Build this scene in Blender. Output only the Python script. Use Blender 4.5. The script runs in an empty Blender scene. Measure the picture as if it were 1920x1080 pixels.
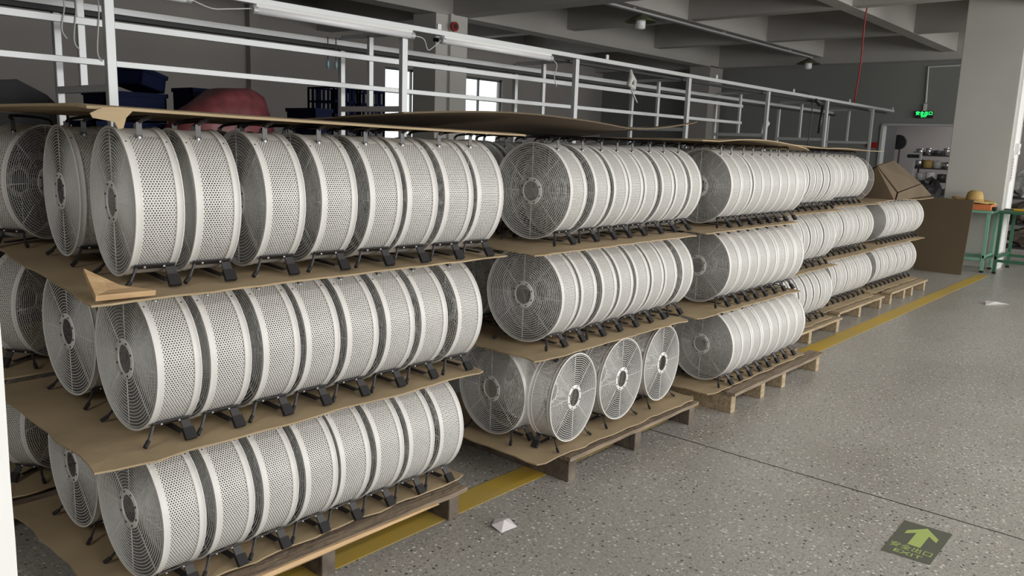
import bpy, math, random
from mathutils import Vector, Matrix, Euler
PI = math.pi
random.seed(7)
S = bpy.context.scene
COL = S.collection

# ---------------------------------------------------------------- camera
f_px, pitch, roll, yaw = 1511.34, 0.176726, 0.0346814, 0.714606
fw = Vector((math.cos(pitch)*math.cos(yaw), math.cos(pitch)*math.sin(yaw), -math.sin(pitch)))
rt = fw.cross(Vector((0, 0, 1))).normalized(); up = rt.cross(fw)
c_, s_ = math.cos(roll), math.sin(roll)
r2 = c_*rt + s_*up; u2 = -s_*rt + c_*up
cam = bpy.data.cameras.new('camera'); co = bpy.data.objects.new('camera', cam); COL.objects.link(co)
cam.sensor_width = 36; cam.lens = f_px/1920*36; cam.clip_start = .05; cam.clip_end = 200
co.matrix_world = Matrix(((r2.x, u2.x, -fw.x, 0), (r2.y, u2.y, -fw.y, 0), (r2.z, u2.z, -fw.z, 1.6), (0, 0, 0, 1)))
S.camera = co
# ---------------------------------------------------------------- light
S.view_settings.view_transform = 'Standard'; S.view_settings.look = 'None'
S.view_settings.gamma = 1; S.view_settings.use_curve_mapping = False
S.view_settings.exposure = 0.0
try:
    S.cycles.use_denoising = True
    S.cycles.max_bounces = 8; S.cycles.diffuse_bounces = 5
    S.cycles.sample_clamp_indirect = 6
except Exception: pass
W = bpy.data.worlds.new('sky'); S.world = W; W.use_nodes = True
bg = W.node_tree.nodes['Background']; bg.inputs[0].default_value = (.93, .97, 1, 1); bg.inputs[1].default_value = 1.9
def area(name, loc, rot, sx, sy, power, col=(1, 1, 1)):
    l = bpy.data.lights.new(name, 'AREA'); l.shape = 'RECTANGLE'; l.size = sx; l.size_y = sy; l.energy = power; l.color = col
    o = bpy.data.objects.new(name, l); o.location = loc; o.rotation_euler = rot; COL.objects.link(o); return o
# daylight through the long window band of the right-hand wall
area('daylight_window_band', (9.5, -6.9, 2.3), (PI/2, 0, 0), 21, 2.2, 980, (1, .985, .95))
# unseen fill lights added above the aisle to brighten the floor
for lx in (2.2, 6.4, 10.6, 14.8):
    area('aisle_fill_light', (lx, -1.7, 3.5), (0, 0, 0), 3.2, .5, 62, (1, .99, .96))
area('far_room_fill', (21, 4.6, 3.2), (0, 0, 0), 1.2, .6, 30, (1, .96, .95))  # unseen area light added to brighten the back room

area('rear_fill_light', (-3.2, .5, 3.5), (0, math.radians(-25), 0), 2.4, .5, 60, (1, .99, .96))  # unseen fill light added to brighten the fan fronts
# ---------------------------------------------------------------- materials
def mat(name, col, rough=.6, metal=0, noise=0, nscale=8, bump=0, bscale=40, emit=0, spec=None, trans=0, stretch=None, col2=None):
    m = bpy.data.materials.new(name); m.use_nodes = True; nt = m.node_tree; b = nt.nodes['Principled BSDF']
    b.inputs['Roughness'].default_value = rough; b.inputs['Metallic'].default_value = metal
    if spec is not None: b.inputs['Specular IOR Level'].default_value = spec
    c = tuple(col)+(1,)
    if noise or col2:
        tc = nt.nodes.new('ShaderNodeTexCoord'); mp = nt.nodes.new('ShaderNodeMapping')
        if stretch: mp.inputs['Scale'].default_value = stretch
        n = nt.nodes.new('ShaderNodeTexNoise'); n.inputs['Scale'].default_value = nscale; n.inputs['Detail'].default_value = 5
        r = nt.nodes.new('ShaderNodeValToRGB')
        d = tuple(col2)+(1,) if col2 else tuple(x*(1-noise) for x in col)+(1,)
        r.color_ramp.elements[0].position = .35; r.color_ramp.elements[1].position = .65
        r.color_ramp.elements[0].color = d; r.color_ramp.elements[1].color = c
        nt.links.new(tc.outputs['Object'], mp.inputs[0]); nt.links.new(mp.outputs[0], n.inputs[0])
        nt.links.new(n.outputs['Fac'], r.inputs[0]); nt.links.new(r.outputs[0], b.inputs['Base Color'])
    else: b.inputs['Base Color'].default_value = c
    if bump:
        n2 = nt.nodes.new('ShaderNodeTexNoise'); n2.inputs['Scale'].default_value = bscale
        tc2 = nt.nodes.new('ShaderNodeTexCoord'); nt.links.new(tc2.outputs['Object'], n2.inputs[0])
        bp = nt.nodes.new('ShaderNodeBump'); bp.inputs['Strength'].default_value = bump; bp.inputs['Distance'].default_value = .01
        nt.links.new(n2.outputs['Fac'], bp.inputs['Height']); nt.links.new(bp.outputs[0], b.inputs['Normal'])
    if emit:
        b.inputs['Emission Color'].default_value = c; b.inputs['Emission Strength'].default_value = emit
    if trans:
        b.inputs['Transmission Weight'].default_value = trans
    return m
M = {}
M['paint'] = mat('light_powder_coat', (.72, .70, .67), .42, 0, .06, 5)
M['wire'] = mat('painted_wire', (.76, .75, .73), .4)
M['black'] = mat('black_steel', (.022, .02, .022), .45)
M['rubber'] = mat('black_rubber', (.012, .011, .012), .75)
M['strap'] = mat('grey_strap', (.07, .068, .07), .4, .3)
M['inner_shade'] = mat('shaded_drum_inside', (.26, .255, .25), .5, .2)  # drum interior shade put into a darker inside colour
M['screw'] = mat('dark_screw', (.03, .03, .03), .5)
M['screww'] = mat('bright_screw', (.75, .75, .75), .35)
M['card'] = mat('kraft_cardboard', (.43, .325, .195), .85, 0, .22, 3, .25, 15)
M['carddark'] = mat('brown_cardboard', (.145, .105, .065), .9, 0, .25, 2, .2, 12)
M['panel'] = mat('dark_board', (.13, .095, .055), .9, 0, .12, 1.5)
M['wood'] = mat('pallet_wood', (.30, .235, .165), .85, 0, 0, 6, .5, 30, stretch=(1, 12, 12), col2=(.17, .125, .09))
M['woodnew'] = mat('fresh_split_wood', (.62, .42, .23), .75, 0, 0, 5, .3, 30, stretch=(1, 10, 10), col2=(.48, .31, .16))
M['wooddark'] = mat('stained_wood', (.21, .17, .13), .85, 0, 0, 8, .5, 30, col2=(.09, .07, .055))
M['woodp'] = mat('pale_pallet_wood', (.46, .36, .23), .85, 0, 0, 5, .5, 30, stretch=(1, 12, 12), col2=(.30, .23, .145))
M['alu'] = mat('aluminium_profile', (.52, .535, .535), .4, .3)
M['aludark'] = mat('dark_coating', (.02, .02, .022), .6)
M['tube'] = mat('opal_diffuser', (.85, .85, .86), .3)
M['cable'] = mat('white_cable', (.55, .55, .52), .5)
M['wallw'] = mat('wall_paint', (.345, .325, .305), .9, 0, .1, .6)
M['walle'] = mat('blue_grey_paint', (.215, .22, .21), .9, 0, .08, .5)
M['conc'] = mat('ceiling_paint', (.42, .405, .38), .9, 0, .1, .7)
M['pillar'] = mat('pillar_paint', (.56, .545, .51), .8, 0, .07, 1.2)
M['white'] = mat('white_foam', (.86, .86, .84), .8, 0, .05, 6)
M['winframe'] = mat('window_frame_metal', (.12, .13, .12), .5)
M['greenl'] = mat('pale_green_steel', (.20, .42, .30), .5)
M['greend'] = mat('dark_green_steel', (.035, .13, .07), .5)
M['straw'] = mat('woven_straw', (.62, .42, .15), .8, 0, .35, 60, .4, 80)
M['orange'] = mat('orange_plastic', (.75, .22, .08), .5)
M['blue'] = mat('blue_plastic', (.004, .008, .034), .75, spec=.15)
M['red'] = mat('red_film', (.26, .07, .08), .35, 0, .35, 9, .4, 12)
M['redpaint'] = mat('red_paint', (.30, .015, .015), .5)
M['chrome'] = mat('steel_can', (.65, .65, .65), .22, .9)
M['greenglow'] = mat('green_sign_light', (.02, .95, .16), .5, emit=3)
M['yellow'] = mat('floor_tape', (.55, .37, .05), .6, 0, 0, 3.2, col2=(.48, .35, .10))
M['stick'] = mat('sticker_olive', (.125, .13, .10), .4)
M['stickg'] = mat('sticker_green', (.42, .52, .16), .5)
M['paper'] = mat('paper', (.72, .68, .68), .7)
M['film'] = mat('clear_film', (.6, .6, .6), .25, 0, .4, 20, .6, 15)
M['jointm'] = mat('joint_filler', (.04, .04, .035), .7)
M['lampgreen'] = mat('lamp_shade_green', (.10, .11, .06), .5)

def floor_mat():
    m = bpy.data.materials.new('terrazzo_floor'); m.use_nodes = True; nt = m.node_tree; b = nt.nodes['Principled BSDF']; L = nt.links
    tc = nt.nodes.new('ShaderNodeTexCoord')
    def ramp(src, p0, p1, c0, c1):
        r = nt.nodes.new('ShaderNodeValToRGB'); r.color_ramp.elements[0].position = p0; r.color_ramp.elements[1].position = p1
        r.color_ramp.elements[0].color = c0; r.color_ramp.elements[1].color = c1; L.new(src, r.inputs[0]); return r.outputs[0]
    def mix(a, c, fac):
        x = nt.nodes.new('ShaderNodeMix'); x.data_type = 'RGBA'; L.new(fac, x.inputs[0]); L.new(a, x.inputs[6])
        if isinstance(c, tuple): x.inputs[7].default_value = c
        else: L.new(c, x.inputs[7])
        return x.outputs[2]
    n = nt.nodes.new('ShaderNodeTexNoise'); n.inputs['Scale'].default_value = 1.1; n.inputs['Detail'].default_value = 6; L.new(tc.outputs['Object'], n.inputs[0])
    base = ramp(n.outputs['Fac'], .35, .68, (.36, .34, .305, 1), (.44, .42, .385, 1))
    n3 = nt.nodes.new('ShaderNodeTexNoise'); n3.inputs['Scale'].default_value = 55; n3.inputs['Detail'].default_value = 3; L.new(tc.outputs['Object'], n3.inputs[0])
    base = mix(base, (.25, .232, .205, 1), ramp(n3.outputs['Fac'], .50, .62, (0, 0, 0, 1), (.55, .55, .55, 1)))
    for sc, th, colr, seed in ((40, .22, (.72, .69, .64, 1), 0), (31, .16, (.05, .062, .055, 1), 5), (85, .24, (.60, .57, .52, 1), 9), (70, .22, (.16, .145, .125, 1), 13)):
        mp = nt.nodes.new('ShaderNodeMapping'); mp.inputs['Location'].default_value = (seed, seed*1.7, 0); L.new(tc.outputs['Object'], mp.inputs[0])
        v = nt.nodes.new('ShaderNodeTexVoronoi'); v.inputs['Scale'].default_value = sc; L.new(mp.outputs[0], v.inputs[0])
        f = ramp(v.outputs['Distance'], th, th+.06, (1, 1, 1, 1), (0, 0, 0, 1))
        sep = nt.nodes.new('ShaderNodeSeparateColor'); L.new(v.outputs['Color'], sep.inputs[0])
        g = ramp(sep.outputs[0], .52, .56, (0, 0, 0, 1), (1, 1, 1, 1))
        mu = nt.nodes.new('ShaderNodeMath'); mu.operation = 'MULTIPLY'; L.new(f, mu.inputs[0]); L.new(g, mu.inputs[1])
        base = mix(base, colr, mu.outputs[0])
    L.new(base, b.inputs['Base Color'])
    rr = ramp(n.outputs['Fac'], .3, .7, (.30, .30, .30, 1), (.42, .42, .42, 1)); L.new(rr, b.inputs['Roughness'])
    return m
M['floor'] = floor_mat()

# ---------------------------------------------------------------- mesh helpers
class MB:
    def __init__(s): s.v = []; s.f = []; s.m = []; s.k = 0
    def face(s, idx): s.f.append(idx); s.m.append(s.k)
    def box(s, x0, x1, y0, y1, z0, z1, mt=None, b=0):
        n = len(s.v)
        pts = [(x0, y0, z0), (x1, y0, z0), (x1, y1, z0), (x0, y1, z0), (x0, y0, z1), (x1, y0, z1), (x1, y1, z1), (x0, y1, z1)]
        if mt is not None: pts = [tuple(mt @ Vector(p)) for p in pts]
        s.v += pts
        for q in ((3, 2, 1, 0), (4, 5, 6, 7), (0, 1, 5, 4), (1, 2, 6, 5), (2, 3, 7, 6), (3, 0, 4, 7)): s.face([n+i for i in q])
        return s
    def tube(s, pts, r, seg=6, closed=False, cap=True):
        P = [Vector(p) for p in pts]; N = len(P); n0 = len(s.v)
        prev = None
        for i, p in enumerate(P):
            if closed: t = P[(i+1) % N]-P[i-1]
            else: t = P[min(i+1, N-1)]-P[max(i-1, 0)]
            t.normalize()
            if prev is None:
                a = Vector((0, 0, 1)) if abs(t.z) < .9 else Vector((1, 0, 0))
                u = t.cross(a).normalized()
            else:
                u = (prev - t*prev.dot(t)).normalized()
            prev = u; w = t.cross(u)
            rr = r[i] if isinstance(r, (list, tuple)) else r
            for k in range(seg):
                an = 2*PI*k/seg; s.v.append(tuple(p+u*math.cos(an)*rr+w*math.sin(an)*rr))
        for i in range(N if closed else N-1):
            a = n0+i*seg; b = n0+((i+1) % N)*seg
            for k in range(seg): s.face([a+k, a+(k+1) % seg, b+(k+1) % seg, b+k])
        if not closed and cap:
            s.face([n0+k for k in range(seg)][::-1]); s.face([n0+(N-1)*seg+k for k in range(seg)])
        return s
    def cyl(s, p0, p1, r, seg=16): return s.tube([p0, p1], r, seg)
    def ring(s, x, cy, cz, R, r, n=56, seg=5):     # torus in the YZ plane
        return s.tube([(x, cy+R*math.cos(2*PI*i/n), cz+R*math.sin(2*PI*i/n)) for i in range(n)], r, seg, True)
    def lathe(s, prof, c, seg=32, axis='z'):
        n0 = len(s.v); N = len(prof)
        for (r, h) in prof:
            for k in range(seg):
                a = 2*PI*k/seg
                if axis == 'z': s.v.append((c[0]+r*math.cos(a), c[1]+r*math.sin(a), c[2]+h))
                else: s.v.append((c[0]+h, c[1]+r*math.cos(a), c[2]+r*math.sin(a)))
        for i in range(N-1):
            for k in range(seg):
                a = n0+i*seg; s.face([a+k, a+(k+1) % seg, a+seg+(k+1) % seg, a+seg+k])
        return s
    def mesh(s, name, mats, smooth=False):
        me = bpy.data.meshes.new(name); me.from_pydata([tuple(p) for p in s.v], [], s.f)
        for q in (mats if isinstance(mats, (list, tuple)) else [mats]): me.materials.append(q)
        me.polygons.foreach_set('material_index', s.m)
        if smooth: me.polygons.foreach_set('use_smooth', [True]*len(s.f))
        me.update(); return me
    def build(s, name, mats, parent=None, smooth=False, bevel=0, label=None, loc=None):
        o = bpy.data.objects.new(name, s.mesh(name, mats, smooth)); COL.objects.link(o)
        if parent: o.parent = parent
        if loc: o.location = loc
        if bevel:
            b = o.modifiers.new('bevel', 'BEVEL'); b.width = bevel; b.segments = 2; b.limit_method = 'ANGLE'
        if label: o['label'] = label
        return o
def thing(name, label, cat, loc=(0, 0, 0), rz=0, group=None):
    o = bpy.data.objects.new(name, None); o.empty_display_size = .05; COL.objects.link(o); o.location = loc; o.rotation_euler = (0, 0, rz)
    o['label'] = label; o['category'] = cat
    if group: o['group'] = group
    return o
def tag(o, label, cat, group=None):
    o['label'] = label; o['category'] = cat
    if group: o['group'] = group
    return o
def struct(o): o['kind'] = 'structure'; return o

# ---------------------------------------------------------------- the room
struct(MB().box(-6, 23, -7.2, 13.6, -.1, 0).build('floor', M['floor']))
struct(MB().box(-6, 23, -7.2, 13.6, 4.35, 4.5).build('ceiling', M['conc']))
# left wall (Y = 13.4) with window openings
WY = 13.4; wins = [(11.2, 12.75), (13.3, 14.85), (3.0, 3.01)][:2]; ws, wt = 1.5, 3.1
b = MB(); xs = [-6]
for a, c in wins:
    b.box(xs[-1], a, WY, WY+.2, 0, 4.35); b.box(a, c, WY, WY+.2, 0, ws); b.box(a, c, WY, WY+.2, wt, 4.35); xs.append(c)
b.box(xs[-1], 19.2, WY, WY+.2, 0, 4.35)
for px in (8.0, 16.3): b.box(px, px+.18, WY-.15, WY+.01, 0, 4.35)
struct(b.build('wall_left', M['wallw']))
for i, (a, c) in enumerate(wins):
    b = MB(); y0, y1 = WY+.06, WY+.11
    for q in ((a, a+.05, ws, wt), (c-.05, c, ws, wt), (a, c, ws, ws+.05), (a, c, wt-.05, wt), ((a+c)/2-.02, (a+c)/2+.02, ws, wt), (a, c, 2.62-.045, 2.62+.02), (a, c, 2.05, 2.09)):
        b.box(q[0], q[1], y0, y1, q[2], q[3])
    w = struct(b.build('window_%d' % (i+1), M['winframe']))
    g = MB().box(a+.04, c-.04, WY+.08, WY+.09, ws+.04, wt-.04)
    gm = bpy.data.materials.get('window_glass')
    if not gm:
        gm = bpy.data.materials.new('window_glass'); gm.use_nodes = True; nt = gm.node_tree; nt.nodes.clear()
        o = nt.nodes.new('ShaderNodeOutputMaterial'); t = nt.nodes.new('ShaderNodeBsdfTransparent'); gl = nt.nodes.new('ShaderNodeBsdfGlossy'); mx = nt.nodes.new('ShaderNodeMixShader')
        gl.inputs['Roughness'].default_value = .05; mx.inputs[0].default_value = .06
        nt.links.new(t.outputs[0], mx.inputs[1]); nt.links.new(gl.outputs[0], mx.inputs[2]); nt.links.new(mx.outputs[0], o.inputs[0])
    g.build('window_pane', gm, w)
# far end wall (X = 19) with an opening
b = MB(); oy0, oy1, oz = 2.6, 5.84, 2.29
b.box(19, 19.2, oy1, 13.4, 0, 4.35); b.box(19, 19.2, oy0, oy1, oz, 4.35); b.box(19, 19.2, -7, oy0, 0, 4.35)
struct(b.build('wall_far', M['walle']))
struct(MB().box(18.97, 19.22, oy1-.03, oy1+.02, 0, oz).box(18.97, 19.22, oy0, oy1, oz-.01, oz+.03).build('trim_1', M['alu']))
struct(MB().box(22.8, 23, -7, 9, 0, 4.35).box(19.2, 22.8, 8, 8.2, 0, 4.35).build('wall_back_room', mat('back_room_paint', (.50, .47, .46), .9)))
# near wall behind the camera and the low wall of the window side
struct(MB().box(-6.2, -6, -7.2, 13.6, 0, 4.35).build('wall_rear', M['wallw']))
b = MB().box(-6, 23, -7.2, -7, 0, 1.0).box(-6, 23, -7.2, -7, 3.5, 4.35)
for i in range(8): b.box(-6+i*4.1, -5.4+i*4.1, -7.2, -7, 1, 3.5)
struct(b.build('wall_right', M['pillar']))
# beams
def beam(name, *a): return struct(MB().box(*a).build(name, M['conc']))
n = 1
for y, zz, w in ((9.7, 3.6, .35), (7.15, 3.75, .25), (4.45, 3.75, .25), (1.9, 3.75, .25), (-.8, 3.6, .35), (-3.6, 3.75, .25)):
    beam('trim_beam_%d' % n, -6, 19, y, y+w, zz, 4.36); n += 1
for x, zz, w in ((.5, 3.6, .35), (3.4, 3.75, .25), (6.4, 3.75, .25), (9.5, 3.6, .35), (12.5, 3.75, .25), (15.6, 3.75, .25), (18.6, 3.6, .41)):
    beam('trim_beam_%d' % n, x, x+w, -7, 13.4, zz+.004, 4.37); n += 1
# columns
p = struct(MB().box(9.15, 9.8, 9.72, 10.25, 0, 3.62).box(9.42, 9.8, 9.66, 9.73, 0, 3.62).build('column', M['pillar'])); p.name = 'trim_column_1'
p = struct(MB().box(18.2, 18.85, 9.7, 10.25, 0, 3.62).build('trim_column_2', M['wallw']))
p = struct(MB().box(13.8, 14.5, 2.42, 3.22, 0, 4.36).build('trim_column_3', M['pillar'], bevel=.01))
MB().box(13.86, 14.2, 2.385, 2.425, 0, 4.3).build('trim_lit_strip', M['white']).__setitem__('kind', 'structure')  # white strip standing in for the lit side face of the column
# floor joint, tape
struct(MB().box(3.906, 3.914, -7, 2.3, -.01, .0008).build('trim_floor_joint', M['jointm']))
o = tag(MB().box(.2, 12.95, 2.31, 2.455, .0002, .0018).build('floor_line', M['yellow']), 'worn yellow marking line running along the floor beside the pallets', 'floor marking')

# ---------------------------------------------------------------- drum fan
R, HC, HX = .23, .248, .0665
def perf_shell():
    b = MB(); Rs = .2235; p = .0082; nrow = int(round(2*PI*Rs/(p*.866)/2))*2; da = 2*PI/nrow
    cols = 12; x0 = -(cols-1)*p/2; cache = {}
    def vert(x, a):
        k = (round(x, 5), round((a % (2*PI))*Rs, 4) % round(2*PI*Rs, 4))
        if k not in cache:
            cache[k] = len(b.v); b.v.append((x, Rs*math.sin(a), HC+Rs*math.cos(a)))
        return cache[k]
    rc = p/math.sqrt(3); asc = da/(p*.866)
    for r in range(nrow):
        a0 = r*da; off = (r % 2)*p/2
        top = min(a0, 2*PI-a0) < math.radians(27); bot = abs(a0-PI) < math.radians(23)
        for c in range(cols):
            x = x0+c*p+off-p/4
            o = [vert(x+rc*math.cos(PI/6+k*PI/3), a0+rc*math.sin(PI/6+k*PI/3)*asc) for k in range(6)]
            if top or bot: b.face(o[::-1]); continue
            rh = p*.345; n = len(b.v)
            for k in range(6):
                t = PI/6+k*PI/3; xx = x+rh*math.cos(t); aa = a0+rh*math.sin(t)*asc
                b.v.append((xx, Rs*math.sin(aa), HC+Rs*math.cos(aa)))
            for k in range(6): b.face([o[k], n+k, n+(k+1) % 6, o[(k+1) % 6]])
    nv, nf = len(b.v), len(b.f)          # inner face of the sheet, coloured darker to shade the drum inside
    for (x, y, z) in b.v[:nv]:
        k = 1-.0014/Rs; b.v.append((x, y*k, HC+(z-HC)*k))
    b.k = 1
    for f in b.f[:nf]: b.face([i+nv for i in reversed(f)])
    return b.mesh('drum_shell', [M['paint'], M['inner_shade']])
def band_mesh(sgn):
    b = MB(); a, c = (-HX, -HX+.021) if sgn < 0 else (HX-.021, HX)
    b.lathe([(.2225, a), (.2275, a), (.2290, a+.002), (.2262, a+.005), (.2262, c-.003), (.2275, c), (.2225, c), (.2225, a)] if sgn < 0 else
            [(.2225, a), (.2275, a), (.2262, a+.003), (.2262, c-.005), (.2290, c-.002), (.2275, c), (.2225, c), (.2225, a)], (0, 0, HC), 96, 'x')
    me_smooth = True
    b.k = 1
    for an in (35, 145, 215, 325):
        t = math.radians(an); m = (a+c)/2
        p0 = (m, .226*math.sin(t), HC+.226*math.cos(t)); p1 = (m, .2278*math.sin(t), HC+.2278*math.cos(t))
        b.cyl(p0, p1, .0022, 8)
    me = b.mesh('rim_band', [M['paint'], M['screw']])
    return me
def grille_mesh(sgn):
    b = MB(); x = sgn*(HX-.001)
    for i in range(15):
        r = .072+i*(.222-.072)/14.5
        b.ring(x+sgn*.0015*0, 0, HC, r, .0016, 60, 4)
    b.ring(x, 0, HC, .2275, .0024, 64, 6)
    for k in range(8):
        a = PI/8*0+k*PI/4+.0
        c, s = math.cos(a), math.sin(a)
        b.tube([(x-sgn*.002, .056*c, HC+.056*s), (x-sgn*.002, .226*c, HC+.226*s)], .0019, 5)
    return b.mesh('grille', M['wire'])
def hub_mesh(sgn):
    b = MB(); x = sgn*(HX+.0005)
    b.lathe([(.046, -.002), (.046, .002), (.049, .0035), (.064, .0025), (.066, 0), (.064, -.002), (.046, -.002)], (x, 0, HC), 40, 'x')
    b.k = 1
    for k in range(8):
        a = PI/8+k*PI/4; cy, cz = .056*math.cos(a), HC+.056*math.sin(a)
        b.cyl((x-.0042, cy, cz), (x+.0042, cy, cz), .0036, 6)
    return b.mesh('hub_ring', [M['wire'], M['screw']])
def base_mesh():
    b = MB()
    zt = HC-math.sqrt(.228**2-.136**2)
    for s in (-1, 1):
        T = Matrix.Translation((0, s*.136, zt)) @ Matrix.Rotation(s*math.radians(35), 4, 'X')
        b.k = 0; b.box(-.052, .062, -.011, .011, -.006, -.001, T)
        b.k = 2
        for x in (-.025, .030): b.cyl(T @ Vector((x, s*.004, -.009)), T @ Vector((x, s*.004, -.004)), .0032, 8)
        b.k = 1
        p0 = Vector((.048, s*.138, zt-.008)); p1 = Vector((.048, s*.172, .016)); d = (p1-p0); L = d.length
        T = Matrix.Translation(p0) @ Matrix.Rotation(math.atan2(d.z, abs(d.y))*s, 4, 'X')
        b.box(-.014, .014, 0 if s > 0 else -L, L if s > 0 else 0, -.0035, .0035, T)
        b.k = 0
        b.tube([(-.046, s*.134, zt-.004), (-.060, s*.145, .036), (-.078, s*.158, .009)], .005, 6)
    b.k = 0; b.box(.038, .058, -.12, .12, .009, .0145)
    return b.mesh('base_bracket', [M['black'], M['strap'], M['screww']])
def boot_mesh(s):
    b = MB(); p1 = Vector((.048, s*.176, .0130))
    T = Matrix.Translation(p1) @ Matrix.Rotation(-s*math.radians(50), 4, 'X')
    b.box(-.0175, .0175, -.028 if s > 0 else -.010, .010 if s > 0 else .028, -.0075, .0075, T)
    return b.mesh('rubber_foot', M['rubber'])
def tip_mesh(s):
    return MB().tube([(-.070, s*.152, .020), (-.086, s*.164, .0065)], [.0075, .0075], 6).mesh('rubber_tip', M['rubber'])
def handle_mesh(folded):
    b = MB(); xs = -.012; zb = HC+math.sqrt(.228**2-.104**2)
    tops = HC+(.233 if folded else .236)
    b.k = 1
    for s in (-1, 1):
        if folded:
            b.box(xs-.008, xs+.008, min(s*.085, s*.112), max(s*.085, s*.112), zb-.006, zb+.004)
        else:
            b.box(xs-.008, xs+.008, min(s*.104, s*.107), max(s*.104, s*.107), zb-.016, tops+.006)
        b.k = 2; b.cyl((xs, s*.107, zb-.006), (xs, s*.111, zb-.006), .004, 8); b.k = 1
    b.k = 0
    if folded:
        pts = [(xs+.03*math.sin(PI*t)*0, .09*math.cos(PI*t), zb+.002+(HC+.2325-zb-.004)*math.sin(PI*t)**.6) for t in [i/10 for i in range(11)]]
        b.tube(pts, .003, 6)
    else:
        b.box(xs-.009, xs+.009, -.109, -.103, zb-.020, zb+.002); b.box(xs-.009, xs+.009, .103, .109, zb-.020, zb+.002)
        pts = [(xs+.055*math.sin(PI*t), .104*math.cos(PI*t), tops+.004+.020*math.sin(PI*t)**.5) for t in [i/14 for i in range(15)]]
        b.tube(pts, .006, 6)
    return b.mesh('carry_handle', [M['black'], M['strap'], M['screww']])
for nm in ('x',): pass
FAN = []   # (name, mesh, parent index, label)
def reg(name, me, par=None, label=None): FAN.append((name, me, par, label)); return len(FAN)-1
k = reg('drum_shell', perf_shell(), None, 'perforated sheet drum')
reg('rim_band', band_mesh(-1), k, 'smooth rim band'); reg('rim_band', band_mesh(1), k, 'smooth rim band')
for s in (-1, 1):
    k = reg('wire_grille', grille_mesh(s), None, 'wire guard of concentric rings'); reg('hub_ring', hub_mesh(s), k)
k = reg('base_bracket', base_mesh(), None, 'black steel floor bracket')
for s in (-1, 1): reg('rubber_foot', boot_mesh(s), k); reg('rubber_tip', tip_mesh(s), k)
HAND = {False: handle_mesh(False), True: handle_mesh(True)}
for nm, me, _, _ in FAN:
    if nm in ('rim_band', 'hub_ring', 'wire_grille'): me.polygons.foreach_set('use_smooth', [True]*len(me.polygons)); 
def make_proto(folded):
    t = thing('drum_fan', 'x', 'fan'); objs = []
    for nm, me, par, lb in FAN + [('carry_handle', HAND[folded], None, 'black carry handle')]:
        o = bpy.data.objects.new(nm, me); COL.objects.link(o); o.parent = t if par is None else objs[par]
        if lb: o['label'] = lb
        objs.append(o)
    return t, objs
PROTO = {}; USED = {}
def fan(x, y, z, rz, label, group, folded, sc=1, tilt=0):
    if folded not in PROTO:
        PROTO[folded] = make_proto(folded); t, objs = PROTO[folded]
    else:
        src, so = PROTO[folded]; t = src.copy(); COL.objects.link(t); mp = {}
        for o in so:
            c = o.copy(); COL.objects.link(c); mp[o] = c
        for o in so: mp[o].parent = mp.get(o.parent, t)
    t.location = (x, y, z); t.rotation_euler = (0, tilt, rz); t.scale = (sc, sc, sc)
    t['label'] = label; t['category'] = 'fan'; t['group'] = group
    return t

ORD = ['first', 'second', 'third', 'fourth', 'fifth', 'sixth', 'seventh', 'eighth', 'ninth', 'tenth']
STK = ['nearest', 'second nearest', 'third nearest', 'fourth', 'fifth', 'farthest']
TZ = [.160, .648, 1.136]; TN = ['bottom', 'middle', 'top']
CNT = ['one', 'two']
def row(st, tier, xs, yc, col, yaw=0, x0=0, slope=0):
    rng = random.Random(st*31+tier*7+col); prev = -9
    for i, x in enumerate(xs):
        x = max(x, prev+.1352); prev = x
        lab = 'silver-white perforated drum fan, %s from left, %s row, %s tier of %s pallet' % (ORD[i], 'front' if col == 0 else 'rear', TN[tier], STK[st])
        a = math.radians(yaw+(rng.uniform(-.8, .8) if i else 0)); y = yc+slope*(x-x0)
        o = fan(x+HX*math.cos(a), y+HX*math.sin(a), TZ[tier], a, lab,
            'drum fans, %s tier of %s pallet' % (TN[tier], STK[st]), tier < 2 and st != 5 or (st == 5 and tier < 1))
        if st > 1: o.scale = (.93, 1, 1)
        elif st == 0: o.scale = (1.03, 1, 1)
def seq(x0, pitch, n=8, jit=.004, seed=0):
    rng = random.Random(seed); return [x0+pitch*i+rng.uniform(0, jit) for i in range(n)]
F1 = [[1.037, 1.207, 1.377, 1.545, 1.696, 1.86, 2.023, 2.189], [1.056, 1.223, 1.404, 1.563, 1.734, 1.906, 2.077, 2.272], [1.058, 1.235, 1.455, 1.655, 1.845, 2.01, 2.185, 2.345]]
row(0, 0, F1[0], 2.49, 0, 1)
row(0, 1, F1[1], 2.51, 0, -1, 1.05, -.03)
row(0, 2, F1[2], 2.55, 0, -7, 1.05, -.09)
row(0, 0, [x+.01 for x in F1[0]], 2.98, 1, -1)
row(0, 1, [x+.01 for x in F1[1]], 2.99, 1, .5)
row(0, 2, [x+.04 for x in F1[2]], 3.06, 1, -6)
row(1, 2, [2.956, 3.155, 3.319, 3.464, 3.61, 3.788, 3.94, 4.11], 2.465, 0, 2, 2.95, .02)
row(1, 1, [2.891, 3.043, 3.222, 3.378, 3.541, 3.692, 3.838, 4.031], 2.436, 0, 2, 2.9, .02)
for t in (1, 2): row(1, t, seq(2.97+.03*(t == 1), .165, 7, .01, t), 2.96, 1)
fan(2.838+HX, 2.575, TZ[0], math.radians(-2.5), 'drum fan facing the nearest pallet, left of the three turned fans, bottom tier', 'drum fans, bottom tier of second nearest pallet', True)
for (x, y, a, lb) in ((3.06, 2.23, 96, 'nearest'), (3.505, 2.25, 93, 'middle'), (3.95, 2.27, 94.5, 'farthest')):
    sc = .955
    a = math.radians(a)
    fan(x+math.cos(a)*HX*sc, y+math.sin(a)*HX*sc, TZ[0], a, 'drum fan turned to face the aisle, %s of three on the dark pallet' % lb, 'drum fans facing the aisle', True, sc)
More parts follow.
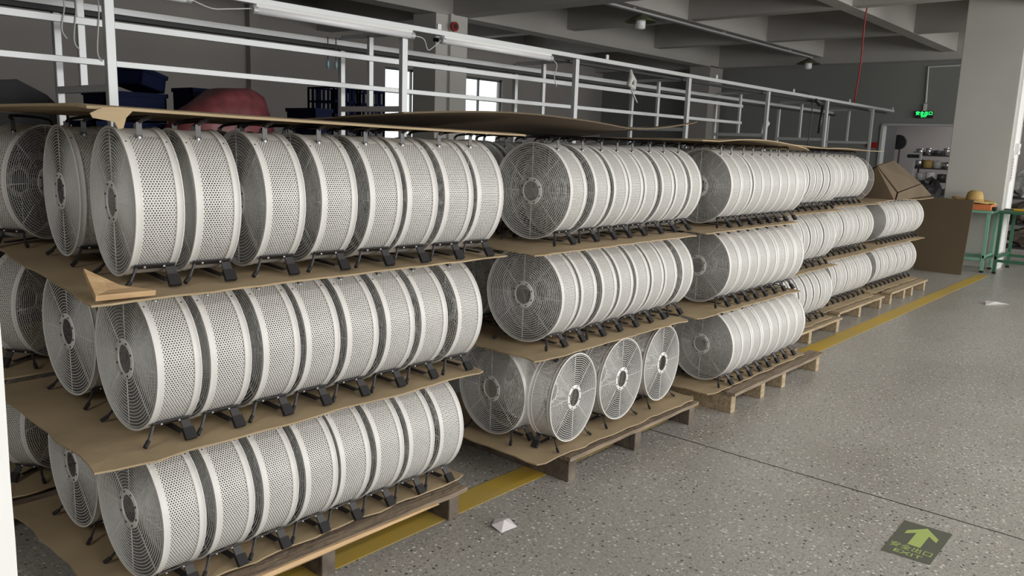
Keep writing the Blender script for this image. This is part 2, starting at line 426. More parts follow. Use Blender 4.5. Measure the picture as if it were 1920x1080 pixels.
for (x, y, a, lb) in ((3.15, 2.66, 94, 'nearest'), (3.60, 2.66, 92, 'middle'), (4.02, 2.66, 93, 'farthest')):
    fan(x, y, TZ[0], math.radians(a), 'drum fan standing behind the %s of three fans facing the aisle' % lb, 'drum fans behind the ones facing the aisle', True, .935)
row(2, 2, [4.53, 4.667, 4.835, 4.972, 5.107, 5.245, 5.382, 5.53], 2.435, 0, -6)
row(2, 1, [4.51, 4.648, 4.785, 4.92, 5.06, 5.215, 5.365, 5.51], 2.395, 0, -5)
row(2, 0, [4.50, 4.638, 4.79, 4.945, 5.10, 5.25, 5.40, 5.555], 2.325, 0, -6, 4.5, .03)
for t in (1, 2): row(2, t, seq(4.62, .15, 7, .01, t+5), 2.95, 1)
def irr(x0, gaps): 
    o = [x0]
    for g in gaps: o.append(o[-1]+.136+g*.001)
    return o
row(3, 0, irr(6.05, [10, 14, 26, 26, 24, 22, 6]), 2.73, 0)
row(3, 1, irr(6.05, [4, 10, 6, 18, 6, 26, 3]), 2.73, 0)
row(3, 2, irr(6.06, [6, 4, 12, 6, 20, 22, 4]), 2.73, 0)
row(4, 0, irr(7.68, [16, 4, 20, 6, 14, 6, 16]), 2.89, 0)
row(4, 1, irr(7.57, [4, 26, 5, 5, 22, 4, 18]), 2.89, 0)
row(4, 2, irr(7.42, [3, 4, 3, 18, 4, 4]), 2.89, 0)
row(5, 0, irr(9.12, [24, 6, 22, 8, 24, 16, 30, 8, 22]), 2.93, 0)
row(5, 1, irr(9.28, [20, 6, 26, 4, 3, 16, 3, 22, 8]), 2.93, 0)
# pallet standing behind the nearest one
PZ = 3.78
for t in range(3):
    fan(1.20, 3.62, TZ[t], math.radians(122), 'shadowed drum fan turned aside behind the nearest pallet, right of two, %s tier' % TN[t], 'drum fans on the pallet behind the nearest', t < 2)
    fan(.80, 3.98, TZ[t], math.radians(2), 'shadowed drum fan at the left picture edge, left of two, %s tier' % TN[t], 'drum fans on the pallet behind the nearest', t < 2)

# ---------------------------------------------------------------- pallets and cardboard
def pallet(x0, x1, y0, y1, label, wm='wood', bm='wood', stringers=None, h=.115, near='wood', splinter=False):
    t = thing('pallet', label, 'pallet', ((x0+x1)/2, y0, 0), 0, 'wooden pallets under the fans'); ox = (x0+x1)/2
    for sx in (stringers or [x0, (x0+x1)/2-.03, x1-.06]):
        MB().box(sx-ox, sx-ox+.06, .02, y1-y0, 0, h).build('stringer', M[bm], t, bevel=.004)
    n = 6; w = .11; gap = (y1-y0-w)/(n-1)
    for i in range(n):
        rng = random.Random(i+int(x0*10)); b = MB()
        xa, xb = x0-ox-rng.uniform(0, .03), x1-ox+rng.uniform(0, .03); N = 12
        for j in range(N+1):
            u = j/N; x = xa+(xb-xa)*u; e = rng.uniform(-.004, .004) if i == 0 else 0
            b.v += [(x, i*gap+e, h), (x, i*gap+w, h), (x, i*gap+w, h+.02), (x, i*gap+e*.6, h+.02)]
        for j in range(N):
            a = j*4; c = a+4
            for q in range(4): b.face([a+q, c+q, c+(q+1) % 4, a+(q+1) % 4])
        b.face([0, 1, 2, 3]); b.face([N*4+3, N*4+2, N*4+1, N*4])
        b.build('deck_board', M[near if i == 0 else wm], t)
    return t
p = pallet(1.02, 2.36, 2.27, 3.30, 'weathered pallet with a pale split front edge under the nearest stack', stringers=[1.04, 1.63, 2.28], bm='wooddark')
b = MB(); N = 14; rng = random.Random(3)
for j in range(N+1):
    u = j/N; x = -.62+1.12*u; tk = (.012+.014*math.sin(PI*min(1, u*1.1+.05)))*(1 if u < .97 else .4)
    b.v += [(x, -.012-rng.uniform(0, .003), .118), (x, -.004, .118-tk*.4), (x, .004, .118-tk*.2), (x, .002, .119+tk*.5), (x, -.008, .118+tk*.55)]
for j in range(N):
    for q in range(5): b.face([j*5+q, j*5+5+q, j*5+5+(q+1) % 5, j*5+(q+1) % 5])
b.face([0, 1, 2, 3, 4]); b.face([N*5+4, N*5+3, N*5+2, N*5+1, N*5])
b.build('split_edge', M['woodnew'], p, label='fresh pale split wood along the front edge')
pallet(2.97, 4.20, 2.155, 3.20, 'weathered dark pallet under the stack with three fans facing the aisle', bm='wooddark')
pallet(4.53, 5.99, 2.08, 3.20, 'pale brown pallet under the third nearest stack', wm='wood', bm='woodp', stringers=[4.53, 4.96, 5.30, 5.92])
pallet(6.10, 7.47, 2.46, 3.5, 'light wood pallet under the fourth stack, its corner sticking into the aisle', wm='woodp', bm='woodp', near='woodp')
pallet(7.72, 9.03, 2.56, 3.6, 'light wood pallet under the fifth stack', wm='woodp', bm='woodp', near='woodp', stringers=[7.72, 8.32, 8.97])
pallet(9.36, 10.76, 2.57, 3.6, 'light wood pallet under the farthest and lowest stack', wm='woodp', bm='woodp', near='woodp', stringers=[9.36, 9.86, 10.17, 10.69])
pallet(.45, 1.72, 3.40, 4.40, 'shadowed pallet behind the nearest pallet at the left')

def sheet(label, x0, x1, y0, y1, z, zf=None, mat_='card', t=.006, edge=.012, seed=0, nx=30, ny=12, skew=0, group='cardboard sheets between the fans', cat='cardboard sheet', lip=None):
    rng = random.Random(seed); b = MB()
    ex = [rng.uniform(-1, 1) for _ in range(nx+1)]; ey = [rng.uniform(-1, 1) for _ in range(ny+1)]
    ex = [(ex[max(i-1, 0)]+ex[i])/2 for i in range(nx+1)]
    ph = [rng.uniform(0, 6) for _ in range(4)]
    cx, cy = (x0+x1)/2, y0
    for layer in (0, 1):
        for j in range(ny+1):
            for i in range(nx+1):
                u, v = i/nx, j/ny
                xa = x0+skew*v; x = xa+(x1-xa)*u; y = y0+(y1-y0)*v
                if j == 0: y += ex[i]*edge
                if i == 0: x += ey[j]*edge*.6
                if i == nx: x += ey[j]*edge
                if j == 0 and i in (0, nx): y += .02; 
                zz = z + (zf(u, v) if zf else 0)
                b.v.append((x-cx, y-cy, zz-z-(t if layer else 0)))
    W_ = nx+1; O = W_*(ny+1)
    for j in range(ny):
        for i in range(nx):
            a = j*W_+i; b.face([a, a+1, a+W_+1, a+W_]); b.face([O+a, O+a+W_, O+a+W_+1, O+a+1])
    for i in range(nx):
        b.face([i, O+i, O+i+1, i+1]); a = ny*W_+i; b.face([a, a+1, O+a+1, O+a])
    for j in range(ny):
        a = j*W_; b.face([a, a+W_, O+a+W_, O+a]); a += nx; b.face([a, O+a, O+a+W_, a+W_])
    o = b.build('cardboard_sheet', M[mat_], loc=(cx, cy, z)); tag(o, label, cat, group); return o
def droop(a=.008, e=.10):
    return lambda u, v: -a*max(0, 1-v/e)-.004*max(0, 1-u/.06)-a*max(0, (u-.95)/.05)
# stack 1 sheets
zt = lambda i: TZ[i]-.001
sheet('cardboard sheet on the nearest pallet, under its bottom fans', .93, 2.42, 2.325, 3.33, .158, lambda u, v: 0, seed=1)
sheet('cardboard sheet between bottom and middle fans of the nearest stack', .87, 2.47, 2.27, 3.33, zt(1), droop(.006), seed=2, skew=.03)
sheet('cardboard sheet between middle and top fans of the nearest stack', .87, 2.60, 2.27, 3.85, zt(2), droop(.006), seed=3, skew=.2)
sheet('long cardboard sheet lying over the top fans of the nearest stack', .90, 2.70, 2.27, 3.75, 1.656, lambda u, v: -.008*max(0, 1-v/.06)+.014*(1-u)**1.5-.006*u, seed=4, t=.008)
# torn flap hanging from that sheet corner is its own scrap
b = MB(); pts = [(.925, 2.262, 1.658), (1.01, 2.262, 1.658), (.985, 2.258, 1.634), (.975, 2.255, 1.606), (.960, 2.252, 1.603), (.952, 2.255, 1.622), (.900, 2.262, 1.630), (.895, 2.266, 1.642)]
nn = len(pts); b.v = [p for p in pts]+[(p[0], p[1]+.005, p[2]) for p in pts]
b.face(list(range(nn))); b.face(list(range(nn, 2*nn))[::-1])
for i in range(nn): b.face([i, i+nn, (i+1) % nn+nn, (i+1) % nn])
tag(b.build('torn_flap', M['card']), 'torn cardboard flap hanging over the first top fan at the left', 'cardboard scrap')
b = MB(); q = [(.885, 2.275, 1.137), (1.045, 2.262, 1.137), (.985, 2.36, 1.145), (.905, 2.40, 1.195)]
b.v = [Vector(p) for p in q]+[Vector(p)+Vector((0, -.004, .016)) for p in q]
for fc in ([3, 2, 1, 0], [4, 5, 6, 7], [0, 1, 5, 4], [1, 2, 6, 5], [2, 3, 7, 6], [3, 0, 4, 7]): b.face(fc)
tag(b.build('wood_offcut', M['woodnew']), 'pale splintered wood offcut on the sheet corner beside the first top fan', 'wood offcut')
# stack 2 sheets
sheet('cardboard sheet on the dark pallet under the fans facing the aisle', 2.74, 4.20, 2.17, 3.2, .158, lambda u, v: -.006*max(0, 1-u/.1)*max(0, 1-v/.3), seed=5)
sheet('cardboard sheet between bottom and middle fans of the second nearest stack', 2.74, 4.12, 2.20, 3.22, zt(1), droop(.006), seed=6)
sheet('cardboard sheet between middle and top fans of the second nearest stack', 2.70, 4.16, 2.20, 3.22, zt(2), droop(.006), seed=7)
def zf2(u, v):
    near = .035+.03*math.sin(PI*min(1, u*1.5))*(u < .66)+.06*max(0, (u-.72)/.28)**1.5
    return near*max(0, 1-v*1.25)+.006*math.sin(9*u)*(1-v)*.3
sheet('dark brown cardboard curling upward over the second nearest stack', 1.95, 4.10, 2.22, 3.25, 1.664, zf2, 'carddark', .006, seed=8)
# stack 3
sheet('cardboard sheet on the pallet of the third nearest stack', 4.32, 5.80, 2.14, 3.2, .158, lambda u, v: 0, seed=9)
sheet('cardboard sheet between bottom and middle fans of the third nearest stack', 4.18, 5.68, 2.17, 3.2, zt(1), droop(.006), seed=10)
sheet('cardboard sheet between middle and top fans of the third nearest stack', 4.28, 5.66, 2.21, 3.2, zt(2), droop(.006), seed=11)
sheet('wavy cardboard sheet over the top fans of the third nearest stack', 4.25, 5.85, 2.26, 3.2, 1.660, lambda u, v: .022*math.sin(PI*min(1, max(0, (u-.1)/.7)))*(1-v*.5)-.03*max(0, (u-.82)/.18), seed=12)
# stacks 4-6
sheet('cardboard sheet on the pallet of the fourth stack', 6.0, 7.35, 2.49, 3.4, .158, lambda u, v: 0, seed=13)
sheet('cardboard sheet on the pallet of the fifth stack', 7.45, 8.92, 2.62, 3.5, .158, lambda u, v: 0, seed=14)
sheet('cardboard sheet on the farthest pallet', 8.98, 10.70, 2.66, 3.5, .158, lambda u, v: 0, seed=15)
for t in (1, 2):
    sheet('cardboard sheet under the %s fans of the fourth stack' % TN[t], 5.95, 7.30, 2.48, 3.4, zt(t), droop(.005), seed=16+t)
    sheet('cardboard sheet under the %s fans of the fifth stack' % TN[t], 7.34, 8.80, 2.63, 3.5, zt(t), droop(.005), seed=18+t)
sheet('cardboard sheet under the middle fans of the farthest stack', 8.86, 10.85, 2.67, 3.5, zt(1), droop(.005), seed=21)
sheet('cardboard sheet lying over the farthest stack under the crumpled carton', 8.84, 11.0, 2.66, 3.5, zt(2), lambda u, v: .012*math.sin(6*u), seed=22)
sheet('cardboard sheet over the top fans of the fourth stack', 5.95, 7.4, 2.55, 3.4, 1.662, lambda u, v: .006*math.sin(7*u), seed=23)
sheet('thin cardboard sheet over the top fans of the fifth stack', 7.38, 8.85, 2.66, 3.4, 1.662, lambda u, v: .006*math.sin(5*u+1), seed=24)
sheet('cardboard sheet under the shadowed middle fans of the pallet behind', .3, 1.75, 3.42, 4.35, zt(1), droop(.004), seed=25)
sheet('cardboard sheet on the pallet behind the nearest one', .3, 1.75, 3.42, 4.35, .158, seed=27)
sheet('cardboard sheet over the shadowed top fans of the pallet behind', .2, 1.9, 3.80, 4.38, 1.664, lambda u, v: .01*v, seed=26)
# loose guard ring at the far end of the fifth stack
g = thing('fan_guard', 'loose wire fan guard leaning at the far end of the top row', 'fan guard', (8.63, 2.885, TZ[2]), 0)
o = bpy.data.objects.new('wire_grille', FAN[3][1]); COL.objects.link(o); o.parent = g; o.location = (0, 0, -.018)
o2 = bpy.data.objects.new('hub_ring', FAN[4][1]); COL.objects.link(o2); o2.parent = o
# crumpled carton
t = thing('cardboard_carton', 'crumpled open cardboard carton on top of the farthest stack', 'carton', (9.3, 2.85, 1.139))
def slab(pts, th, mt_, name, par, label=None):
    b = MB(); n = len(pts); P = [Vector(p) for p in pts]; nr = (P[1]-P[0]).cross(P[2]-P[0]).normalized()*th
    b.v = P+[p+nr for p in P]
    b.face(list(range(n))[::-1]); b.face(list(range(n, 2*n)))
    for i in range(n): b.face([i, (i+1) % n, (i+1) % n+n, i+n])
    return b.build(name, M[mt_], par, label=label)
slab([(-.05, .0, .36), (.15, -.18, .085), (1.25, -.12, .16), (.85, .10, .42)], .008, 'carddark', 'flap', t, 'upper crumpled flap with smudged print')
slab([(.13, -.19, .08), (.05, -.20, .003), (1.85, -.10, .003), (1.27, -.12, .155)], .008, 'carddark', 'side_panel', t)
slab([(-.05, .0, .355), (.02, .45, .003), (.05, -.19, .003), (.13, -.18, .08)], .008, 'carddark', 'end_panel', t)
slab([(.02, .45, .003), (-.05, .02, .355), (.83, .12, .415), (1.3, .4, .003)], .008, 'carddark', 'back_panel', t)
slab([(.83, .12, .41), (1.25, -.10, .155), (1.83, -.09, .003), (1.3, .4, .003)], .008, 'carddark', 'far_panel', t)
# standing board
b = MB(); pts = [(12.72, 3.48, 1.06), (12.70, 2.58, 1.05), (12.62, 2.60, .003), (12.634, 3.22, .003)]
slab([Vector(p)-Vector((12.65, 3, 0)) for p in pts], .02, 'panel', 'x', None)
o = bpy.data.objects['x']; o.name = 'standing_board'; o.location = (12.65, 3, 0); tag(o, 'big dark brown board standing on the floor behind the farthest stack', 'board')

# ---------------------------------------------------------------- assembly line frame
t = thing('assembly_line_frame', 'long aluminium assembly line frame with posts and rails behind the stacks', 'frame', (7, 4.5, 0))
def al(name, x0, x1, y0, y1, z0, z1, m='alu', bev=.003): return MB().box(x0-7, x1-7, y0-4.5, y1-4.5, z0, z1).build(name, M[m], t, bevel=bev)
for k in range(-1, 7):
    x = 1.90+2.03*k
    al('near_post', x-.03, x+.02, 4.48, 4.52, 0, 2.365)
    al('far_post', x-.02, x+.02, 5.20, 5.24, 0, 2.35)
    al('hanging_post', x-.02, x+.02, 4.86, 4.89, 1.83, 2.35)
    al('crossbar', x-.02, x+.015, 4.52, 5.2, 1.80, 1.84)
    al('top_crossbar', x-.02, x+.015, 4.52, 5.2, 2.335, 2.365)
al('top_rail', -.6, 15.1, 4.47, 4.52, 2.367, 2.405)
al('rail', -.6, 10.05, 4.845, 4.865, 2.165, 2.205)
al('rail', -.6, 10.05, 4.845, 4.865, 1.955, 1.99)
al('far_rail', -.6, 14.2, 5.18, 5.2, 2.29, 2.33)
al('far_dark_strip', -.6, 14.2, 5.15, 5.2, 2.255, 2.285, 'aludark')  # dark strip running just below the far rail
al('inner_dark_strip', 4.3, 15.0, 4.56, 4.60, 2.335, 2.36, 'aludark')  # dark strip running just behind the top rail
al('worktop', -.6, 14.2, 4.53, 5.19, .72, .75, 'wooddark')
for x in (4.26, 6.42, 8.59, 10.78, 12.93, 15.07): al('rail_clip', x-.02, x+.02, 4.485, 4.5, 2.405, 2.45)
def cable(name, pts, r, m, label, cat, group=None, sub=4):
    P = [Vector(p) for p in pts]; out = []
    for i in range(len(P)-1):
        p0 = P[max(i-1, 0)]; p1 = P[i]; p2 = P[i+1]; p3 = P[min(i+2, len(P)-1)]
        for k in range(sub):
            u = k/sub; out.append(.5*((2*p1)+(-p0+p2)*u+(2*p0-5*p1+4*p2-p3)*u*u+(-p0+3*p1-3*p2+p3)*u**3))
    out.append(P[-1])
    return tag(MB().tube(out, r, 6).build(name, M[m], smooth=True), label, cat, group)
for i, (xa, xb, lb) in enumerate(((1.0, 2.33, 'leftmost, cut by the top picture edge'), (2.71, 3.98, 'middle one'), (4.25, 5.55, 'right one, before the white column'))):
    g = thing('tube_lamp', 'unlit white tube lamp under the top rail, '+lb, 'lamp', ((xa+xb)/2, 4.46, 2.33), 0, 'tube lamps under the rail')
    h = (xb-xa)/2
    MB().tube([(-h+.02, 0, 0), (h-.02, 0, 0)], .024, 16).build('diffuser', M['tube'], g, True)
    MB().box(-h+.02, h-.02, -.018, .018, .016, .034).build('batten', M['white'], g)
    for s in (-1, 1): MB().tube([(s*h, 0, 0), (s*(h-.03), 0, 0)], .026, 16).build('end_cap', M['alu'], g)
cable('lamp_cable', [(2.33, 4.46, 2.33), (2.45, 4.46, 2.30), (2.55, 4.46, 2.31), (2.71, 4.46, 2.335)], .004, 'cable', 'sagging white cable joining the left two tube lamps', 'cable')
cable('lamp_cable', [(3.98, 4.46, 2.33), (4.08, 4.46, 2.32), (4.12, 4.46, 2.25), (4.17, 4.46, 2.27), (4.25, 4.46, 2.33)], .004, 'cable', 'sagging white cable joining the right two tube lamps', 'cable')
cable('lamp_cable', [(5.55, 4.46, 2.33), (5.63, 4.46, 2.28), (5.60, 4.46, 2.18), (5.64, 4.46, 2.10)], .004, 'cable', 'white cable hanging from the right end of the right tube lamp', 'cable')
for i, (x, zl) in enumerate(((1.80, 2.08), (1.86, 2.03), (1.98, 1.98))):
    cable('hanging_string', [(x, 4.84, 2.35), (x+.01, 4.84, 2.25), (x-.01, 4.84, zl+.05), (x+.015, 4.84, zl)], .004, 'cable', ['short frayed string at the left post', 'longer frayed string beside the left hanging post', 'longest frayed string right of the left hanging post'][i], 'string', 'strings hanging by the left posts')
for i, x in enumerate((3.57, 3.64)):
    g = thing('hose_coupling', 'air hose drop with pale blue coupling, %s of two before the lattice crates' % ['left', 'right'][i], 'hose', (x, 4.9, 2.10), 0, 'air hose drops')
    MB().tube([(0, 0, .04), (0, 0, .2)], .004, 6).build('hose', M['black'], g)
    MB().tube([(0, 0, -.02), (0, 0, 0), (0, 0, .03), (0, 0, .045)], [.006, .013, .012, .005], 10).build('coupling', mat('coupling_blue', (.12, .22, .26), .3), g)
# clutter hanging on the frame
b = MB(); b.tube([(6.72, 4.42, 2.34), (6.74, 4.42, 2.26), (6.70, 4.42, 2.20), (6.78, 4.42, 2.17), (6.80, 4.42, 2.24), (6.75, 4.42, 2.30)], [.01, .03, .025, .03, .02, .01], 8)
b.tube([(6.74, 4.42, 2.17), (6.78, 4.42, 2.12), (6.86, 4.42, 2.04)], .009, 6)
tag(b.build('cable_bundle', M['cable'], smooth=True), 'pale tangled cable bundle with a loose end under the top rail', 'cable')
b = MB(); b.tube([(10.78, 4.85, 2.06), (10.80, 4.84, 2.0), (10.74, 4.85, 1.93), (10.68, 4.85, 1.86)], [.02, .045, .04, .012], 8)
tag(b.build('hanging_glove', M['cable'], smooth=True), 'pale cloth glove hanging on a far hanging post of the frame', 'glove')
b = MB(); b.tube([(11.45, 4.44, 2.35), (11.60, 4.44, 2.31), (11.75, 4.44, 2.34)], [.02, .045, .03], 8); b.tube([(11.72, 4.44, 2.30), (11.70, 4.44, 2.1), (11.66, 4.44, 1.9)], [.02, .024, .02], 6)
tag(b.build('hanging_tool', M['black'], smooth=True), 'black pneumatic tool hanging under the far end of the rail', 'tool')
cable('air_hose', [(10.9, 4.5, 2.41), (11.2, 4.5, 2.44), (11.45, 4.5, 2.36), (11.5, 4.5, 2.1), (11.45, 4.5, 1.7)], .008, 'black', 'black air hose arching over the rail near the far posts', 'hose')
cable('red_hose', [(13.15, 4.5, 2.41), (13.02, 4.42, 3.0), (12.90, 4.38, 3.7), (12.92, 4.30, 4.02), (13.0, 4.1, 4.08), (13.1, 3.3, 4.07), (13.2, 2.4, 4.07)], .012, 'redpaint', 'thin red hose dropping from the ceiling to the frame', 'hose')
# ---------------------------------------------------------------- behind: crates, bag
t = thing('storage_table', 'dark steel storage table behind the frame carrying crates and a red bag', 'table', (3.5, 6.0, 0))
MB().box(-1.9, 1.5, -.35, .4, 1.40, 1.44).build('table_top', M['aludark'], t)
for x in (-1.85, 1.42):
    for y in (-.32, .34): MB().box(x, x+.04, y, y+.04, 0, 1.4).build('leg', M['aludark'], t)
def crate(x, y, z, w, d, h, lab, rot=(0, 0, 0), lattice=False, m='blue'):
    b = MB(); th = .012
    b.box(-w/2, w/2, -d/2, d/2, 0, th)
    if not lattice:
        b.box(-w/2, w/2, -d/2, -d/2+th, 0, h); b.box(-w/2, w/2, d/2-th, d/2, 0, h); b.box(-w/2, -w/2+th, -d/2, d/2, 0, h); b.box(w/2-th, w/2, -d/2, d/2, 0, h)
        b.box(-w/2-.01, w/2+.01, -d/2-.01, -d/2+.004, h-.03, h); b.box(-w/2-.01, -w/2+.004, -d/2-.01, d/2+.01, h-.03, h); b.box(w/2, w/2+.01, -d/2-.01, d/2+.01, h-.03, h)
    else:
        for sy in (-d/2, d/2-th):
            n = 6
            for i in range(n+1): xx = -w/2+(w-.012)*i/n; b.box(xx, xx+.014, sy, sy+th, 0, h)
            for i in range(n): zz = (h-.012)*i/(n-1); b.box(-w/2, w/2, sy, sy+th, zz, zz+.016)
        for sx in (-w/2, w/2-th):
            for i in range(6): yy = -d/2+(d-.012)*i/5; b.box(sx, sx+th, yy, yy+.014, 0, h); zz = (h-.012)*i/5; b.box(sx, sx+th, -d/2, d/2, zz, zz+.014)
    o = b.build('plastic_crate', M[m], loc=(x, y, z)); o.rotation_euler = rot; tag(o, lab, 'crate', 'blue plastic crates behind the frame'); return o
crate(2.62, 6.13, 1.44, .50, .4, .22, 'dark blue crate under the tilted crate, behind the frame at left')
crate(2.66, 6.1, 1.662, .44, .36, .21, 'dark blue crate directly below the tilted crate')
crate(2.76, 6.1, 1.905, .24, .26, .13, 'dark blue crate tilted on top of the left stack', rot=(0, math.radians(12), .4))
crate(3.40, 6.25, 1.44, .5, .3, .24, 'blue crate behind the red bag, lower of two')
crate(3.42, 6.25, 1.685, .5, .3, .26, 'blue crate showing above the red bag, upper of two')
crate(4.18, 6.0, 1.44, .19, .4, .40, 'short blue crate left of the lattice crates')
crate(4.42, 6.0, 1.44, .26, .38, .59, 'tall blue lattice crate, left of the lattice pair', lattice=True)
crate(4.71, 6.0, 1.44, .28, .38, .58, 'tall blue lattice crate, right of the lattice pair', lattice=True)
# red bag: a lumpy closed sack
b = MB(); nu, nv = 20, 10; rng = random.Random(4)
for j in range(nv+1):
    for i in range(nu):
        a = 2*PI*i/nu; v = j/nv; ph = v*PI/2
        rr = math.cos(ph)**.4 if v < 1 else 0.02; k = 1+.09*math.sin(3*a+2*v)+.05*math.sin(7*a+5*v)+rng.uniform(-.03, .03)
        lo = 1+.25*math.sin(a*1+.5)*0
        x = .43*rr*k*math.cos(a); y = .26*rr*k*math.sin(a)
        z = (.49*math.sin(ph)+.02*math.sin(9*x+4*y))*(1-.22*max(0, min(1, (-x-.05)/.2)))
        b.v.append((x, y*.85, z))
for j in range(nv):
    for i in range(nu): b.face([j*nu+i, j*nu+(i+1) % nu, (j+1)*nu+(i+1) % nu, (j+1)*nu+i])
b.face([nv*nu+i for i in range(nu)]); b.face(list(range(nu))[::-1])
tag(b.build('plastic_bag', M['red'], smooth=True, loc=(3.20, 5.72, 1.443)), 'bulging red plastic bag on the storage table behind the frame', 'bag')
b = MB(); rng = random.Random(8)
prof = [(0, .28), (.15, .42), (.35, .50), (.55, .47), (.8, .50), (1.0, .40), (1.15, .25)]
n = len(prof)
for y in (-.3, .3):
    b.v += [(-.55+x, y, 0) for x, _ in prof]+[(-.55+x, y*.8, h) for x, h in prof]
for i in range(n-1):
    b.face([i, i+1, n+i+1, n+i]); b.face([2*n+i+1, 2*n+i, 3*n+i, 3*n+i+1]); b.face([n+i, n+i+1, 3*n+i+1, 3*n+i])
b.face([0, n, 3*n, 2*n]); b.face([n-1, 3*n-1, 4*n-1, 2*n-1])
o = tag(b.build('covered_machine', M['aludark'], loc=(1.95, 7.1, 1.45)), 'black covered machine behind the leftmost frame posts', 'machine')
MBt = thing('machine_stand', 'dark stand under the black covered machine', 'stand', (1.95, 7.1, 0)); MB().box(-.6, .65, -.3, .3, .1, 1.449).build('cabinet_body', M['aludark'], MBt); MB().box(-.62, .67, -.32, .32, 0, .1).build('plinth', M['black'], MBt)

# ---------------------------------------------------------------- ceiling items
t = thing('ceiling_conduit', 'long pale conduit under the ceiling beam carrying bell lamps', 'conduit', (10, 7.27, 3.72))
MB().box(-6, 8.2, -.05, .03, -.03, .0).build('tray', M['alu'], t)
for x in (-5, -2, 1, 4, 7): MB().box(x, x+.03, -.03, .01, 0, .04).build('hanger', M['alu'], t)
for i, (x, lb) in enumerate(((11.25, 'nearer'), (18.1, 'farther'))):
    g = thing('bell_lamp', 'bell-shaped ceiling lamp on the conduit, %s of two' % lb, 'lamp', (x, 7.27, 3.60), 0, 'bell lamps')
    MB().lathe([(.02, .09), (.04, .075), (.25, -.03), (.255, -.04), (.24, -.032), (.03, .06)], (0, 0, 0), 24).build('lamp_shade', M['lampgreen'], g, True)
    MB().tube([(0, 0, .06), (0, 0, -.03), (0, 0, -.13), (0, 0, -.15)], [.05, .08, .08, .05], 14).build('bulb', M['tube'], g, True)
    MB().tube([(0, 0, .08), (0, 0, .10)], .015, 8).build('stem', M['black'], g)
g = thing('fire_alarm', 'red round fire alarm high on the white column', 'alarm', (9.47, 9.655, 3.42))
MB().tube([(0, 0, 0), (0, -.05, 0)], .075, 20).build('housing', M['redpaint'], g); MB().tube([(0, -.05, 0), (0, -.06, 0)], .04, 16).build('sounder', M['black'], g)
# exit sign
g = thing('exit_sign', 'green lit exit sign hanging on the far wall', 'sign', (18.93, 5.0, 2.44))
MB().box(0, .05, -.17, .17, 0, .15).build('sign_housing', M['black'], g)
MB().box(.0, .04, -.03, .03, .15, .30).build('mount', M['cable'], g)
tag(MB().tube([(18.96, 5.0, 2.76), (18.96, 5.03, 3.50), (18.96, 4.0, 3.52)], .02, 6).build('sign_conduit', M['cable']), 'thin white conduit dropping along the far wall to the exit sign', 'conduit')
def text(body, size, loc, rotm, m, name, parent=None, ext=.001, label=None):
    cu = bpy.data.curves.new(name, 'FONT'); cu.body = body; cu.size = size; cu.extrude = ext; cu.align_x = 'CENTER'; cu.align_y = 'CENTER'
    o = bpy.data.objects.new(name, cu); COL.objects.link(o); dg = bpy.context.evaluated_depsgraph_get()
    me = bpy.data.meshes.new_from_object(o.evaluated_get(dg)); bpy.data.objects.remove(o)
    o = bpy.data.objects.new(name, me); me.materials.clear(); me.materials.append(M[m]); COL.objects.link(o)
    mw = rotm.to_4x4(); mw.translation = Vector(loc)
    if parent: o.parent = parent
    o.matrix_local = mw
    return o
# facing -X : right = -Y, up = Z
RM = Matrix(((0, 0, -1), (-1, 0, 0), (0, 1, 0)))
text('安全出口', .085, (-.002, 0, .095), RM, 'greenglow', 'lettering', g)
text('EXIT', .055, (-.002, 0, .035), RM, 'greenglow', 'lettering', g)
g = thing('red_notice', 'small red notice on the far wall left of the opening', 'sign', (18.96, 6.0, 1.84)); MB().box(0, .03, -.11, .11, -.05, .07).build('plate', M['redpaint'], g)
# floor sticker
st = thing('floor_sticker', 'olive exit sticker with green arrow on the terrazzo floor', 'floor sticker', (3.553, .762, .0004))
c = [(3.733, .862), (3.74, .668), (3.376, .668), (3.363, .852)]
b = MB(); b.v = [(x-3.553, y-.762, 0) for x, y in c]+[(x-3.553, y-.762, .001) for x, y in c]; b.face([0, 1, 2, 3]); b.face([7, 6, 5, 4])
for i in range(4): b.face([i, (i+1) % 4, (i+1) % 4+4, i+4])
b.build('backing', M['stick'], st)
ar = [(3.596, .815), (3.652, .818), (3.712, .757), (3.645, .706), (3.602, .708), (3.643, .742), (3.505, .738), (3.508, .783), (3.622, .785)]
# symmetrical upward arrow along +X
ar = [(3.715, .762), (3.635, .825), (3.595, .825), (3.637, .787), (3.50, .787), (3.50, .737), (3.637, .737), (3.595, .699), (3.635, .699)]
b = MB(); n = len(ar); b.v = [(x-3.553, y-.762, .0014) for x, y in ar]; 
b.face([0, 1, 2, 3]); b.face([3, 4, 5, 6]); b.face([6, 7, 8, 0]); b.face([0, 3, 6])
b.build('arrow', M['stickg'], st)
RS = Matrix(((0, 1, 0), (-1, 0, 0), (0, 0, 1)))
o = text('安全出口', .040, (3.462-3.553, 0, .0012), RS, 'stickg', 'lettering', st, .0003); o.scale = (1.05, 1.3, 1)
o = text('EXIT', .036, (3.408-3.553, 0, .0012), RS, 'stickg', 'lettering', st, .0003); o.scale = (1.5, 1.2, 1)
